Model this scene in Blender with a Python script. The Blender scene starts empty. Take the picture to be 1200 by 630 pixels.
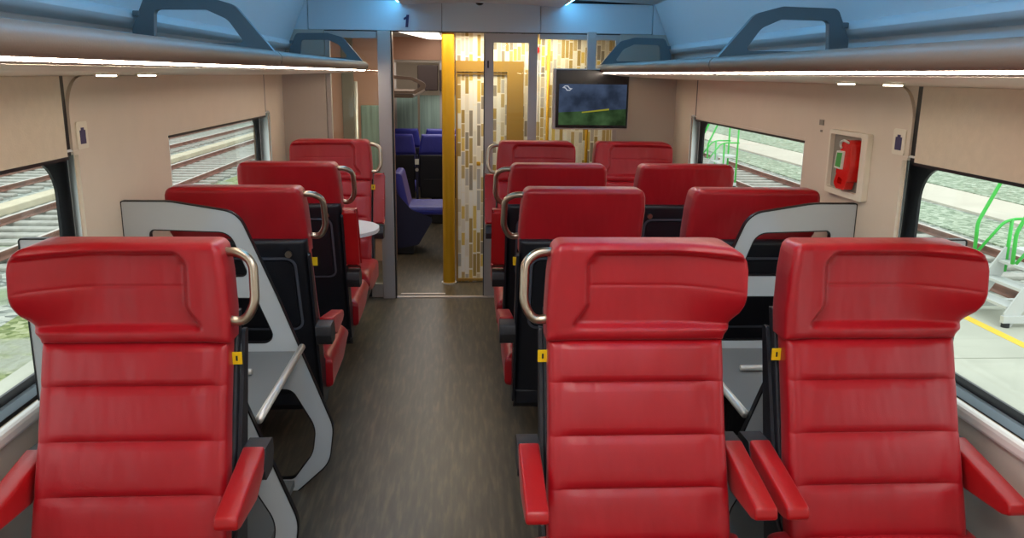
import bpy, bmesh, math, random
from mathutils import Vector, Matrix
random.seed(4)
S = bpy.context.scene
COL = S.collection

# ------------------------------------------------------------------ camera
FPX, PITCH, YAW, ROLL, CX, CH = 963.24, .2326, .0601, -.0128, -.1287, 1.621
cy_, sy_, cp_, sp_ = math.cos(YAW), math.sin(YAW), math.cos(PITCH), math.sin(PITCH)
fw = Vector((sy_*cp_, cy_*cp_, -sp_)); rt = Vector((cy_, -sy_, 0)); up = rt.cross(fw)
rt2 = math.cos(ROLL)*rt - math.sin(ROLL)*up; up2 = math.sin(ROLL)*rt + math.cos(ROLL)*up
cd = bpy.data.cameras.new('camera'); cd.sensor_width = 36; cd.lens = FPX/1200*36
cam = bpy.data.objects.new('camera', cd); COL.objects.link(cam)
M4 = Matrix((rt2, up2, -fw)).transposed().to_4x4(); M4.translation = Vector((CX, 0, CH))
cam.matrix_world = M4; cd.clip_start = .05; cd.clip_end = 400
S.camera = cam

# ------------------------------------------------------------------ light and exposure
S.view_settings.view_transform = 'Standard'; S.view_settings.look = 'None'
S.view_settings.exposure = 0.0; S.view_settings.gamma = 1; S.view_settings.use_curve_mapping = False
SKY = 1.75; SUN = .8
STRIP_W = 46.0; STRIP_B = 22.0; SPOT_E = 14.0; CEIL_E = 9; VEST_W = 15; FAR_W = 34
world = bpy.data.worlds.new('sky'); S.world = world; world.use_nodes = True
wn = world.node_tree.nodes; bg = wn['Background']
bg.inputs[0].default_value = (.93, .97, 1.0, 1); bg.inputs[1].default_value = SKY
sd = bpy.data.lights.new('overcast_sun', 'SUN'); sd.energy = SUN; sd.angle = math.radians(25); sd.color = (1, .98, .93)
so = bpy.data.objects.new('overcast_sun', sd); so.rotation_euler = (math.radians(25), math.radians(20), 0); COL.objects.link(so)
def area(name, loc, sx, sy, power, col, rot=(0, 0, 0)):
    l = bpy.data.lights.new(name, 'AREA'); l.shape = 'RECTANGLE'; l.size = sx; l.size_y = sy; l.energy = power; l.color = col
    o = bpy.data.objects.new(name, l); o.location = loc; o.rotation_euler = rot; COL.objects.link(o); return o
area('vestibule_ceiling_light', (-.1, 6.18, 1.90), 1.6, .3, VEST_W, (1, .86, .62))
area('far_compartment_light', (-.5, 9.4, 2.02), 1.2, 2.5, FAR_W, (1, .93, .85))

# ------------------------------------------------------------------ materials
def lin(c):
    c = c/255.0
    return c/12.92 if c <= .04045 else ((c+.055)/1.055)**2.4
def rgb(r, g, b): return (lin(r), lin(g), lin(b), 1)
def mat(name, col, rough=.5, metal=0., bump=0., bscale=60., var=0., vscale=8., spec=.5, coat=0., stretch=None):
    m = bpy.data.materials.new(name); m.use_nodes = True; nt = m.node_tree; N = nt.nodes; L = nt.links
    b = N['Principled BSDF']; b.inputs['Base Color'].default_value = col
    b.inputs['Roughness'].default_value = rough; b.inputs['Metallic'].default_value = metal
    b.inputs['Specular IOR Level'].default_value = spec; b.inputs['Coat Weight'].default_value = coat
    tc = N.new('ShaderNodeTexCoord'); mp = N.new('ShaderNodeMapping'); L.new(tc.outputs['Object'], mp.inputs[0])
    if stretch: mp.inputs['Scale'].default_value = stretch
    if var:
        n = N.new('ShaderNodeTexNoise'); n.inputs['Scale'].default_value = vscale; n.inputs['Detail'].default_value = 5
        L.new(mp.outputs[0], n.inputs[0]); r = N.new('ShaderNodeValToRGB')
        r.color_ramp.elements[0].position = .3; r.color_ramp.elements[1].position = .7
        r.color_ramp.elements[0].color = tuple(c*(1-var) for c in col[:3])+(1,)
        r.color_ramp.elements[1].color = tuple(min(1, c*(1+var)) for c in col[:3])+(1,)
        L.new(n.outputs[0], r.inputs[0]); L.new(r.outputs[0], b.inputs['Base Color'])
    if bump:
        n2 = N.new('ShaderNodeTexNoise'); n2.inputs['Scale'].default_value = bscale; n2.inputs['Detail'].default_value = 3
        bp = N.new('ShaderNodeBump'); bp.inputs['Strength'].default_value = bump; bp.inputs['Distance'].default_value = .01
        L.new(mp.outputs[0], n2.inputs[0]); L.new(n2.outputs[0], bp.inputs['Height']); L.new(bp.outputs[0], b.inputs['Normal'])
    return m
def emit(name, col, s):
    m = bpy.data.materials.new(name); m.use_nodes = True; b = m.node_tree.nodes['Principled BSDF']
    b.inputs['Base Color'].default_value = (0, 0, 0, 1); b.inputs['Specular IOR Level'].default_value = 0
    b.inputs['Emission Color'].default_value = col; b.inputs['Emission Strength'].default_value = s
    return m
def glass_mat(name, tint, refl=.035, rough=0.):
    m = bpy.data.materials.new(name); m.use_nodes = True; nt = m.node_tree; N = nt.nodes; L = nt.links; N.clear()
    o = N.new('ShaderNodeOutputMaterial'); mx = N.new('ShaderNodeMixShader'); t = N.new('ShaderNodeBsdfTransparent')
    g = N.new('ShaderNodeBsdfGlossy'); t.inputs[0].default_value = tint; g.inputs['Roughness'].default_value = rough
    ge = N.new('ShaderNodeNewGeometry'); dt = N.new('ShaderNodeVectorMath'); dt.operation = 'DOT_PRODUCT'
    L.new(ge.outputs['Incoming'], dt.inputs[0]); L.new(ge.outputs['Normal'], dt.inputs[1])
    def mm(op, a, b):
        x = N.new('ShaderNodeMath'); x.operation = op
        for i, v in enumerate((a, b)):
            if isinstance(v, (int, float)): x.inputs[i].default_value = v
            elif v is not None: L.new(v, x.inputs[i])
        return x.outputs[0]
    ab = mm('ABSOLUTE', dt.outputs['Value'], None); f = mm('ADD', mm('MULTIPLY', mm('POWER', mm('SUBTRACT', 1.0, ab), 5.0), .5), refl)
    L.new(f, mx.inputs[0]); L.new(t.outputs[0], mx.inputs[1]); L.new(g.outputs[0], mx.inputs[2]); L.new(mx.outputs[0], o.inputs[0])
    return m
def leather(name, col, rough=.42):
    m = mat(name, col, rough, var=.10, vscale=5)
    nt = m.node_tree; N = nt.nodes; L = nt.links; b = N['Principled BSDF']
    tc = N.new('ShaderNodeTexCoord'); a = N.new('ShaderNodeTexNoise'); a.inputs['Scale'].default_value = 420
    mp = N.new('ShaderNodeMapping'); mp.inputs['Rotation'].default_value = (0, .6, 0); mp.inputs['Scale'].default_value = (9, 4, 3)
    w = N.new('ShaderNodeTexNoise'); w.inputs['Scale'].default_value = 1.4; w.inputs['Detail'].default_value = 2
    L.new(tc.outputs['Object'], a.inputs[0]); L.new(tc.outputs['Object'], mp.inputs[0]); L.new(mp.outputs[0], w.inputs[0])
    b1 = N.new('ShaderNodeBump'); b1.inputs['Strength'].default_value = .12; b1.inputs['Distance'].default_value = .002
    b2 = N.new('ShaderNodeBump'); b2.inputs['Strength'].default_value = .6; b2.inputs['Distance'].default_value = .012
    L.new(a.outputs[0], b1.inputs['Height']); L.new(w.outputs[0], b2.inputs['Height'])
    L.new(b2.outputs[0], b1.inputs['Normal']); L.new(b1.outputs[0], b.inputs['Normal'])
    b.inputs['Coat Weight'].default_value = .08; b.inputs['Coat Roughness'].default_value = .42; b.inputs['Specular IOR Level'].default_value = .5
    b.inputs['Sheen Weight'].default_value = .14; b.inputs['Sheen Roughness'].default_value = .4
    b.inputs['Sheen Tint'].default_value = (1, .6, .6, 1)
    return m
M = {}
M['red'] = leather('red_leather', rgb(162, 5, 22), .38)
M['redarm'] = leather('red_armrest', rgb(168, 10, 16), .34)
M['blue'] = leather('blue_leather', rgb(42, 48, 150), .5)
M['black'] = mat('black_plastic', rgb(24, 26, 34), .42, bump=.15, bscale=300)
M['joint'] = mat('dark_grey_plastic', rgb(44, 44, 48), .45)
M['nickel'] = mat('brushed_nickel', rgb(180, 166, 148), .3, 1.)
M['steel'] = mat('steel_bar', rgb(222, 218, 210), .35, .6)
M['yellow_tag'] = mat('yellow_tag', rgb(240, 200, 10), .5)
M['panel'] = mat('grey_laminate', rgb(184, 190, 193), .42, bump=.06, bscale=500)
M['shelfgrey'] = mat('grey_shelf', rgb(118, 120, 120), .5)
M['rim'] = mat('grey_rim', rgb(86, 90, 102), .4)
M['trim'] = mat('black_edge_trim', rgb(18, 18, 22), .4)
M['wall'] = mat('beige_wall_panel', rgb(222, 208, 190), .55, bump=.05, bscale=250, var=.02)
M['blind'] = mat('beige_blind_fabric', rgb(222, 207, 186), .75, bump=.15, bscale=220, var=.03, vscale=30)
M['white'] = mat('white_reveal', rgb(238, 240, 240), .4)
M['lowwall'] = mat('grey_lower_wall', rgb(212, 204, 194), .5, bump=.05, bscale=200)
M['gasket'] = mat('black_window_gasket', rgb(16, 18, 26), .35)
M['frameblue'] = mat('window_inner_profile', rgb(140, 160, 175), .35)
M['rack'] = mat('rack_lip', rgb(124, 108, 96), .45, bump=.04, bscale=200)
M['bracket'] = mat('bracket_grey', rgb(96, 108, 114), .45)
M['cove'] = mat('cove_panel', rgb(205, 214, 220), .45)
M['ceil'] = mat('ceiling_panel', rgb(214, 214, 214), .5)
M['glass'] = glass_mat('window_glass', (.93, .97, .95, 1))
M['iglass'] = glass_mat('partition_glass', (.93, .95, .94, 1), .025)
M['post'] = mat('anodised_post', rgb(182, 174, 168), .4, .0)
M['endwall'] = mat('end_wall_panel', rgb(190, 180, 168), .55, bump=.05, bscale=200)
M['gold'] = mat('gold_metal', rgb(205, 155, 30), .35, .35)
M['goldband'] = mat('gold_band', rgb(165, 130, 60), .5, .1)
M['strip'] = emit('warm_white_led', (1, .83, .68, 1), STRIP_W)
M['bstrip'] = emit('blue_led', (.13, .55, 1, 1), STRIP_B)
M['spot'] = emit('downlight_glow', (1, .86, .62, 1), SPOT_E)
M['ceilled'] = emit('ceiling_light_panel', (1, .93, .86, 1), CEIL_E)
M['farled'] = emit('far_lamp', (1, .90, .74, 1), 4)
M['pict'] = mat('dark_blue_pictogram', rgb(52, 48, 92), .5)
M['ivory'] = mat('ivory_plastic', rgb(234, 226, 208), .45)
M['niche'] = mat('grey_niche', rgb(140, 134, 124), .6)
M['exred'] = mat('red_gloss', rgb(215, 22, 16), .25, coat=.4)
M['green'] = mat('green_label', rgb(60, 160, 70), .4)
M['wlabel'] = mat('white_label', rgb(225, 228, 220), .4)
M['tabletop'] = mat('white_table', rgb(222, 224, 226), .35)
M['tvblack'] = mat('tv_black', rgb(10, 9, 12), .2)
M['tvframe'] = mat('tv_frame', rgb(176, 166, 162), .4, .2)
M['threshold'] = mat('threshold_metal', rgb(205, 192, 186), .45, .2)
M['pink'] = mat('pinkish_panel', rgb(205, 160, 140), .5)
M['teal'] = mat('greenish_glass_panel', rgb(150, 175, 165), .3, var=.25, vscale=5, stretch=(7, 1, .3))
M['navy'] = mat('navy_shell', rgb(22, 25, 60), .5)
M['darkscreen'] = mat('dark_panel', rgb(45, 28, 24), .5)
M['rust'] = mat('rusty_rail', rgb(128, 92, 78), .8, var=.3, vscale=3)
M['railtop'] = mat('worn_rail_head', rgb(200, 188, 178), .4, .3)
M['sleeper'] = mat('concrete_sleeper', rgb(168, 166, 158), .85, var=.15, vscale=6)
M['duct'] = mat('cable_duct_concrete', rgb(205, 194, 168), .85, var=.1, vscale=2)
M['concrete'] = mat('platform_concrete', rgb(186, 186, 172), .85, var=.10, vscale=1.2, bump=.2, bscale=12)
M['path'] = mat('pale_path', rgb(206, 198, 182), .9, var=.06, vscale=1)
M['yline'] = mat('yellow_line', rgb(236, 200, 60), .7)
M['tube'] = mat('green_tube', rgb(70, 200, 80), .4)
M['steps'] = mat('white_step_metal', rgb(206, 208, 206), .5, .1)
M['rubber'] = mat('dark_rubber', rgb(35, 35, 38), .6)

def floor_mat():
    m = bpy.data.materials.new('vinyl_floor'); m.use_nodes = True; nt = m.node_tree; N = nt.nodes; L = nt.links
    b = N['Principled BSDF']; b.inputs['Roughness'].default_value = .36
    tc = N.new('ShaderNodeTexCoord'); mp = N.new('ShaderNodeMapping'); mp.inputs['Scale'].default_value = (30, 3.2, 1)
    n = N.new('ShaderNodeTexNoise'); n.inputs['Scale'].default_value = 1.6; n.inputs['Detail'].default_value = 6
    L.new(tc.outputs['Object'], mp.inputs[0]); L.new(mp.outputs[0], n.inputs[0])
    r = N.new('ShaderNodeValToRGB'); e = r.color_ramp.elements
    e[0].position = .3; e[0].color = rgb(72, 66, 57); e[1].position = .72; e[1].color = rgb(112, 100, 82)
    k = e.new(.5); k.color = rgb(84, 77, 66)
    L.new(n.outputs[0], r.inputs[0]); L.new(r.outputs[0], b.inputs['Base Color'])
    bp = N.new('ShaderNodeBump'); bp.inputs['Strength'].default_value = .1; bp.inputs['Distance'].default_value = .004
    L.new(n.outputs[0], bp.inputs['Height']); L.new(bp.outputs[0], b.inputs['Normal'])
    return m
M['floor'] = floor_mat()

def mosaic_mat():
    m = bpy.data.materials.new('mosaic_print'); m.use_nodes = True; nt = m.node_tree; N = nt.nodes; L = nt.links
    b = N['Principled BSDF']; b.inputs['Roughness'].default_value = .45
    tc = N.new('ShaderNodeTexCoord'); sp = N.new('ShaderNodeSeparateXYZ'); L.new(tc.outputs['Object'], sp.inputs[0])
    def math_(op, a, bb=None):
        x = N.new('ShaderNodeMath'); x.operation = op
        for i, v in enumerate((a, bb)):
            if v is None: continue
            if isinstance(v, (int, float)): x.inputs[i].default_value = v
            else: L.new(v, x.inputs[i])
        return x.outputs[0]
    u = math_('MULTIPLY', sp.outputs[0], 33.0); cu = math_('FLOOR', u); fu = math_('FRACT', u)
    wn1 = N.new('ShaderNodeTexWhiteNoise'); wn1.noise_dimensions = '1D'; L.new(cu, wn1.inputs['W'])
    v = math_('ADD', math_('MULTIPLY', sp.outputs[2], math_('ADD', math_('MULTIPLY', wn1.outputs['Value'], 9.0), 4.5)), math_('MULTIPLY', wn1.outputs['Value'], 77.0))
    cv = math_('FLOOR', v); fv = math_('FRACT', v)
    cmb = N.new('ShaderNodeCombineXYZ'); L.new(cu, cmb.inputs[0]); L.new(cv, cmb.inputs[1])
    w2 = N.new('ShaderNodeTexWhiteNoise'); w2.noise_dimensions = '2D'; L.new(cmb.outputs[0], w2.inputs['Vector'])
    r = N.new('ShaderNodeValToRGB'); r.color_ramp.interpolation = 'CONSTANT'; e = r.color_ramp.elements
    cols = [(0, (232, 226, 210)), (.2, (196, 172, 116)), (.32, (176, 150, 84)), (.42, (244, 242, 232)), (.6, (150, 140, 124)), (.7, (214, 202, 172)), (.8, (226, 196, 104)), (.9, (188, 184, 176))]
    e[0].color = rgb(*cols[0][1]); e[1].position = cols[1][0]; e[1].color = rgb(*cols[1][1])
    for p_, c_ in cols[2:]:
        k = e.new(p_); k.color = rgb(*c_)
    L.new(w2.outputs['Value'], r.inputs[0])
    g1 = math_('LESS_THAN', fu, .16); g2 = math_('LESS_THAN', fv, .07); g = math_('MAXIMUM', g1, g2)
    mx = N.new('ShaderNodeMix'); mx.data_type = 'RGBA'; L.new(g, mx.inputs[0]); L.new(r.outputs[0], mx.inputs[6]); mx.inputs[7].default_value = rgb(244, 238, 220)
    L.new(mx.outputs[2], b.inputs['Base Color'])
    return m
M['mosaic'] = mosaic_mat()

def ground_mat(name, cols, scale=14, patches=None):
    m = bpy.data.materials.new(name); m.use_nodes = True; nt = m.node_tree; N = nt.nodes; L = nt.links
    b = N['Principled BSDF']; b.inputs['Roughness'].default_value = .95
    tc = N.new('ShaderNodeTexCoord')
    n = N.new('ShaderNodeTexVoronoi'); n.inputs['Scale'].default_value = scale; L.new(tc.outputs['Object'], n.inputs[0])
    r = N.new('ShaderNodeValToRGB'); e = r.color_ramp.elements
    e[0].color = rgb(*cols[0]); e[1].color = rgb(*cols[-1]); k = e.new(.5); k.color = rgb(*cols[1])
    sx = N.new('ShaderNodeSeparateXYZ'); L.new(n.outputs['Color'], sx.inputs[0]); L.new(sx.outputs[0], r.inputs[0])
    out = r.outputs[0]
    if patches:
        n2 = N.new('ShaderNodeTexNoise'); n2.inputs['Scale'].default_value = patches[1]; n2.inputs['Detail'].default_value = 6
        L.new(tc.outputs['Object'], n2.inputs[0]); r2 = N.new('ShaderNodeValToRGB')
        r2.color_ramp.elements[0].position = patches[2]; r2.color_ramp.elements[1].position = patches[2]+.1
        L.new(n2.outputs[0], r2.inputs[0]); mx = N.new('ShaderNodeMix'); mx.data_type = 'RGBA'
        L.new(r2.outputs[0], mx.inputs[0]); L.new(out, mx.inputs[6]); mx.inputs[7].default_value = rgb(*patches[0]); out = mx.outputs[2]
    L.new(out, b.inputs['Base Color'])
    bp = N.new('ShaderNodeBump'); bp.inputs['Strength'].default_value = .6; bp.inputs['Distance'].default_value = .05
    L.new(n.outputs['Distance'], bp.inputs['Height']); L.new(bp.outputs[0], b.inputs['Normal'])
    return m
M['ballast'] = ground_mat('ballast_stones', [(104, 110, 104), (150, 156, 148), (196, 198, 188)], 9, ((142, 156, 122), .5, .6))
M['moss'] = ground_mat('mossy_gravel', [(120, 136, 112), (154, 168, 144), (190, 198, 178)], 10, ((176, 178, 120), .35, .62))
M['grass'] = ground_mat('grass_patch', [(100, 116, 66), (146, 156, 104), (180, 184, 146)], 12, ((160, 164, 148), 1.0, .5))

# ------------------------------------------------------------------ mesh helpers
def link(name, me, m=None, parent=None, smooth=False):
    if m is not None: me.materials.append(M[m] if isinstance(m, str) else m)
    if smooth:
        for p in me.polygons: p.use_smooth = True
    o = bpy.data.objects.new(name, me); COL.objects.link(o)
    if parent is not None: o.parent = parent
    return o
def obj(name, bm, m, parent=None, smooth=False, angle=None):
    bmesh.ops.recalc_face_normals(bm, faces=bm.faces[:])
    me = bpy.data.meshes.new(name); bm.to_mesh(me); bm.free()
    if angle:
        me.shade_smooth() if hasattr(me, 'shade_smooth') else None
        me.set_sharp_from_angle(angle=math.radians(angle))
        return link(name, me, m, parent, False)
    return link(name, me, m, parent, smooth)
def box(bm, x0, x1, y0, y1, z0, z1, bev=0., seg=2):
    r = bmesh.ops.create_cube(bm, size=1)
    vs = r['verts']
    for v in vs:
        v.co = Vector(((x0+x1)/2+v.co.x*(x1-x0), (y0+y1)/2+v.co.y*(y1-y0), (z0+z1)/2+v.co.z*(z1-z0)))
    if bev:
        es = list({e for v in vs for e in v.link_edges})
        bmesh.ops.bevel(bm, geom=es, offset=bev, segments=seg, affect='EDGES', profile=.5)
    return vs
def B(*a, **k):
    bm = bmesh.new(); box(bm, *a, **k); return bm
def fillet(pts, r, n=6):
    """pts: list of (x,y) or (x,y,r); returns the polygon with rounded corners"""
    out = []; N = len(pts)
    for i in range(N):
        p = Vector(pts[i][:2]); a = Vector(pts[i-1][:2]); b = Vector(pts[(i+1) % N][:2])
        rr = pts[i][2] if len(pts[i]) > 2 else r
        da = (a-p); db = (b-p); la, lb = da.length, db.length; da.normalize(); db.normalize()
        ang = da.angle(db) if rr > 0 else math.pi
        if rr <= 0 or ang > math.pi-.02: out.append((p.x, p.y)); continue
        t = min(rr/math.tan(ang/2), la*.48, lb*.48); rr = t*math.tan(ang/2)
        c = p+(da+db).normalized()*(rr/math.sin(ang/2))
        s = p+da*t-c; e = p+db*t-c
        a0 = math.atan2(s.y, s.x); a1 = math.atan2(e.y, e.x); d = (a1-a0+math.pi) % (2*math.pi)-math.pi
        for k in range(n+1):
            q = a0+d*k/n; out.append((c.x+rr*math.cos(q), c.y+rr*math.sin(q)))
    return out
def plate(outer, holes, t0, t1, plane='xz'):
    """flat plate with holes, extruded along the missing axis from t0 to t1"""
    bm = bmesh.new()
    def P3(u, v, t): return {'xz': (u, t, v), 'yz': (t, u, v), 'xy': (u, v, t)}[plane]
    loops = [outer]+list(holes); edges = []; L0 = []
    for lp in loops:
        vs = [bm.verts.new(P3(u, v, t0)) for u, v in lp]; L0.append(vs)
        for i in range(len(vs)): edges.append(bm.edges.new((vs[i], vs[(i+1) % len(vs)])))
    bmesh.ops.triangle_fill(bm, use_beauty=True, edges=edges)
    front = bm.faces[:]
    if t1 is not None and t1 != t0:
        mp = {}
        off = Vector(P3(0, 0, t1))-Vector(P3(0, 0, t0))
        for v in list(bm.verts): mp[v] = bm.verts.new(v.co+off)
        for f in front: bm.faces.new([mp[v] for v in reversed(f.verts)])
        for vs in L0:
            for i in range(len(vs)):
                a, b = vs[i], vs[(i+1) % len(vs)]
                bm.faces.new((a, b, mp[b], mp[a]))
    return bm
def ring(outer, inner, t0, t1, plane='yz'):
    return plate(outer, [inner], t0, t1, plane)
def offset_poly(pts, d):
    """move each point along its vertex normal by d (outward for a counter-clockwise loop)"""
    n = len(pts); out = []
    A = sum(pts[i][0]*pts[(i+1) % n][1]-pts[(i+1) % n][0]*pts[i][1] for i in range(n))
    s = 1 if A > 0 else -1
    for i in range(n):
        a, p, b = Vector(pts[i-1]), Vector(pts[i]), Vector(pts[(i+1) % n])
        e1 = (p-a).normalized(); e2 = (b-p).normalized()
        nn = Vector((e1.y+e2.y, -e1.x-e2.x)); nn.normalize()
        k = max(.5, nn.dot(Vector((e1.y, -e1.x))))
        out.append((p.x+s*nn.x*d/k, p.y+s*nn.y*d/k))
    return out
def tube(bm, pts, r, n=10, closed=False):
    pts = [Vector(p) for p in pts]; rings = []; N = len(pts)
    prev = None
    for i, p in enumerate(pts):
        if closed: d = (pts[(i+1) % N]-pts[i-1])
        else: d = (pts[min(i+1, N-1)]-pts[max(i-1, 0)])
        d.normalize()
        if prev is None:
            u = d.orthogonal().normalized()
        else:
            u = (prev-d*prev.dot(d)).normalized()
        prev = u; w = d.cross(u)
        rings.append([bm.verts.new(p+(u*math.cos(2*math.pi*k/n)+w*math.sin(2*math.pi*k/n))*r) for k in range(n)])
    for i in range(N if closed else N-1):
        a, b = rings[i], rings[(i+1) % N]
        for k in range(n): bm.faces.new((a[k], a[(k+1) % n], b[(k+1) % n], b[k]))
    if not closed:
        bm.faces.new(rings[0][::-1]); bm.faces.new(rings[-1])
def smooth_path(pts, r=.02, n=5):
    """round the corners of an open 3-D polyline"""
    pts = [Vector(p) for p in pts]; out = [pts[0]]
    for i in range(1, len(pts)-1):
        p = pts[i]; a = pts[i-1]-p; b = pts[i+1]-p
        t = min(r, a.length*.48, b.length*.48); A = p+a.normalized()*t; Bq = p+b.normalized()*t
        for k in range(n+1):
            s = k/n; out.append(A*(1-s)**2+p*2*s*(1-s)+Bq*s*s)
    out.append(pts[-1]); return out
def cyl(bm, c, r, h, axis='z', n=24, r2=None):
    mt = {'z': Matrix.Identity(4), 'y': Matrix.Rotation(-math.pi/2, 4, 'X'), 'x': Matrix.Rotation(math.pi/2, 4, 'Y')}[axis]
    bmesh.ops.create_cone(bm, cap_ends=True, segments=n, radius1=r, radius2=r if r2 is None else r2, depth=h, matrix=Matrix.Translation(c) @ mt)
def edge_samples(a, b, r, n):
    """parameter values from a to b, dense near both ends"""
    L_ = b-a; e = [0, .04, .12, .25, .45, .7, 1.0]
    s = [a+r*k for k in e]+[a+r+(L_-2*r)*k/n for k in range(1, n)]+[b-r*k for k in reversed(e)]
    return s
def pad(xl, xr, z0, z1, yf, yb, r=.02, rb=None, nx=24, nz=30, extra=(), ux=()):
    """upholstery solid: front surface yf(x,z), back surface yb(x,z), outline xl(z)..xr(z), rounded rims"""
    rb = r if rb is None else rb
    zs = sorted(set(edge_samples(z0, z1, max(r, rb), nz)+[z for z in extra if z0 < z < z1]))
    us = sorted(edge_samples(0, 1, .08, nx)+list(ux))
    bm = bmesh.new(); F = []; K = []
    def rnd(d, q):
        if d >= q: return 0
        return q*(1-math.sqrt(max(0, 1-(1-d/q)**2)))
    for z in zs:
        a, b = xl(z), xr(z); fr = []; kr = []
        for u in us:
            x = a+(b-a)*u; d = min(x-a, b-x, z-z0, z1-z)
            fr.append(bm.verts.new((x, yf(x, z)+rnd(d, r), z))); kr.append(bm.verts.new((x, yb(x, z)-rnd(d, rb), z)))
        F.append(fr); K.append(kr)
    nz_, nx_ = len(zs), len(us)
    for j in range(nz_-1):
        for i in range(nx_-1):
            bm.faces.new((F[j][i], F[j][i+1], F[j+1][i+1], F[j+1][i])); bm.faces.new((K[j][i], K[j+1][i], K[j+1][i+1], K[j][i+1]))
        bm.faces.new((F[j][0], F[j+1][0], K[j+1][0], K[j][0])); bm.faces.new((F[j][-1], K[j][-1], K[j+1][-1], F[j+1][-1]))
    for i in range(nx_-1):
        bm.faces.new((F[0][i], K[0][i], K[0][i+1], F[0][i+1])); bm.faces.new((F[-1][i], F[-1][i+1], K[-1][i+1], K[-1][i]))
    return bm
def empty(name, loc=(0, 0, 0), rz=0.):
    o = bpy.data.objects.new(name, None); o.location = loc; o.rotation_euler = (0, 0, rz); o.empty_display_size = .1; COL.objects.link(o); return o
def tag(o, label=None, cat=None, group=None, kind=None):
    for k, v in (('label', label), ('category', cat), ('group', group), ('kind', kind)):
        if v is not None: o[k] = v
    return o
def copy_tree(o, parent=None):
    c = o.copy(); COL.objects.link(c)
    if parent is not None: c.parent = parent; c.matrix_parent_inverse = o.matrix_parent_inverse.copy()
    for ch in [q for q in bpy.data.objects if q.parent is o]: copy_tree(ch, c)
    return c
def struct(name, bm, m, **k): return tag(obj(name, bm, m, **k), kind='structure')

# ------------------------------------------------------------------ setting
W = 1.38; YB, YF = -3.0, 5.92; YE = 12.2
struct('floor', B(-1.50, 1.50, YB, YE, -.08, 0), 'floor')
# side walls with splayed window reveals
WZ0, WZ1 = .675, 1.365
WINS = [(-1.77, .03), (.90, 2.73), (3.57, 5.42)]
def side_wall(s, name):
    bm = bmesh.new()
    def quad(p): bm.faces.new([bm.verts.new(q) for q in p])
    ys = [YB]; 
    for a, b in WINS: ys += [a, b]
    ys.append(6.9)
    X, XO = s*W, s*1.53
    for i in range(len(ys)-1):
        a, b = ys[i], ys[i+1]; iswin = i % 2 == 1
        for x in (X, XO):
            a, b = ys[i], ys[i+1]; e_ = .22 if x == XO else 0
            if iswin: a -= e_; b += e_
            else:
                a += e_*(i > 0); b -= e_*(i < len(ys)-2)
            if iswin:
                quad([(x, a, 0), (x, b, 0), (x, b, WZ0 if x == X else .59), (x, a, WZ0 if x == X else .59)])
                quad([(x, a, WZ1 if x == X else 1.45), (x, b, WZ1 if x == X else 1.45), (x, b, 2.16), (x, a, 2.16)])
            else:
                quad([(x, a, 0), (x, b, 0), (x, b, 2.16), (x, a, 2.16)])
    wall = struct(name, bm, 'wall')
    return wall
def reveal(s, a, b):
    bm = bmesh.new()
    i = [(a, WZ0), (b+.007, WZ0), (b+.007, WZ1), (a, WZ1)]; o = [(a-.145, .60), (b+.145, .60), (b+.145, 1.44), (a-.145, 1.44)]
    XI, XO = s*(W-.0125), s*1.469
    for k in range(4):
        n = (k+1) % 4
        bm.faces.new([bm.verts.new(q) for q in ((XI, *i[k]), (XI, *i[n]), (XO, *o[n]), (XO, *o[k]))])
    return bm
wn_ = 0
for s, side in ((-1, 'left'), (1, 'right')):
    w = side_wall(s, 'wall_'+side)
    # grey cladding below the windows and white sill strip
    cl = struct('trim_%d' % (1 if s < 0 else 2), B(*sorted((s*(W-.012), s*W)), YB+.02, YF-.04, .002, .635), 'lowwall')
    struct('trim_%d' % (3 if s < 0 else 4), B(*sorted((s*(W-.034), s*W)), YB+.02, YF-.04, .637, .678, bev=.012), 'white')
    for (a, b) in WINS:
        wn_ += 1
        root = empty('window_%d' % wn_, (s*1.47, (a+b)/2, .6)); tag(root, kind='structure')
        def loc(o, r=root): o.parent = r; o.location = -r.location; return o
        outer = [(a-.144, .601), (b+.144, .601), (b+.144, 1.439), (a-.144, 1.439)]
        inner = fillet([(a-.055, .69), (b+.055, .69), (b+.055, 1.328), (a-.055, 1.328)], .12, 10)
        loc(obj('gasket', ring(outer, inner, s*1.47, s*1.479), 'gasket'))
        loc(obj('reveal', reveal(s, a, b), 'white'))
        loc(obj('lower_profile', B(*sorted((s*1.455, s*1.4695)), a-.10, b+.10, .633, .662), 'frameblue'))
        loc(obj('pane', plate([(a-.07, .685), (b+.07, .685), (b+.07, 1.365), (a-.07, 1.365)], [], s*1.4795, s*1.4835, 'yz'), 'glass'))
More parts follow.
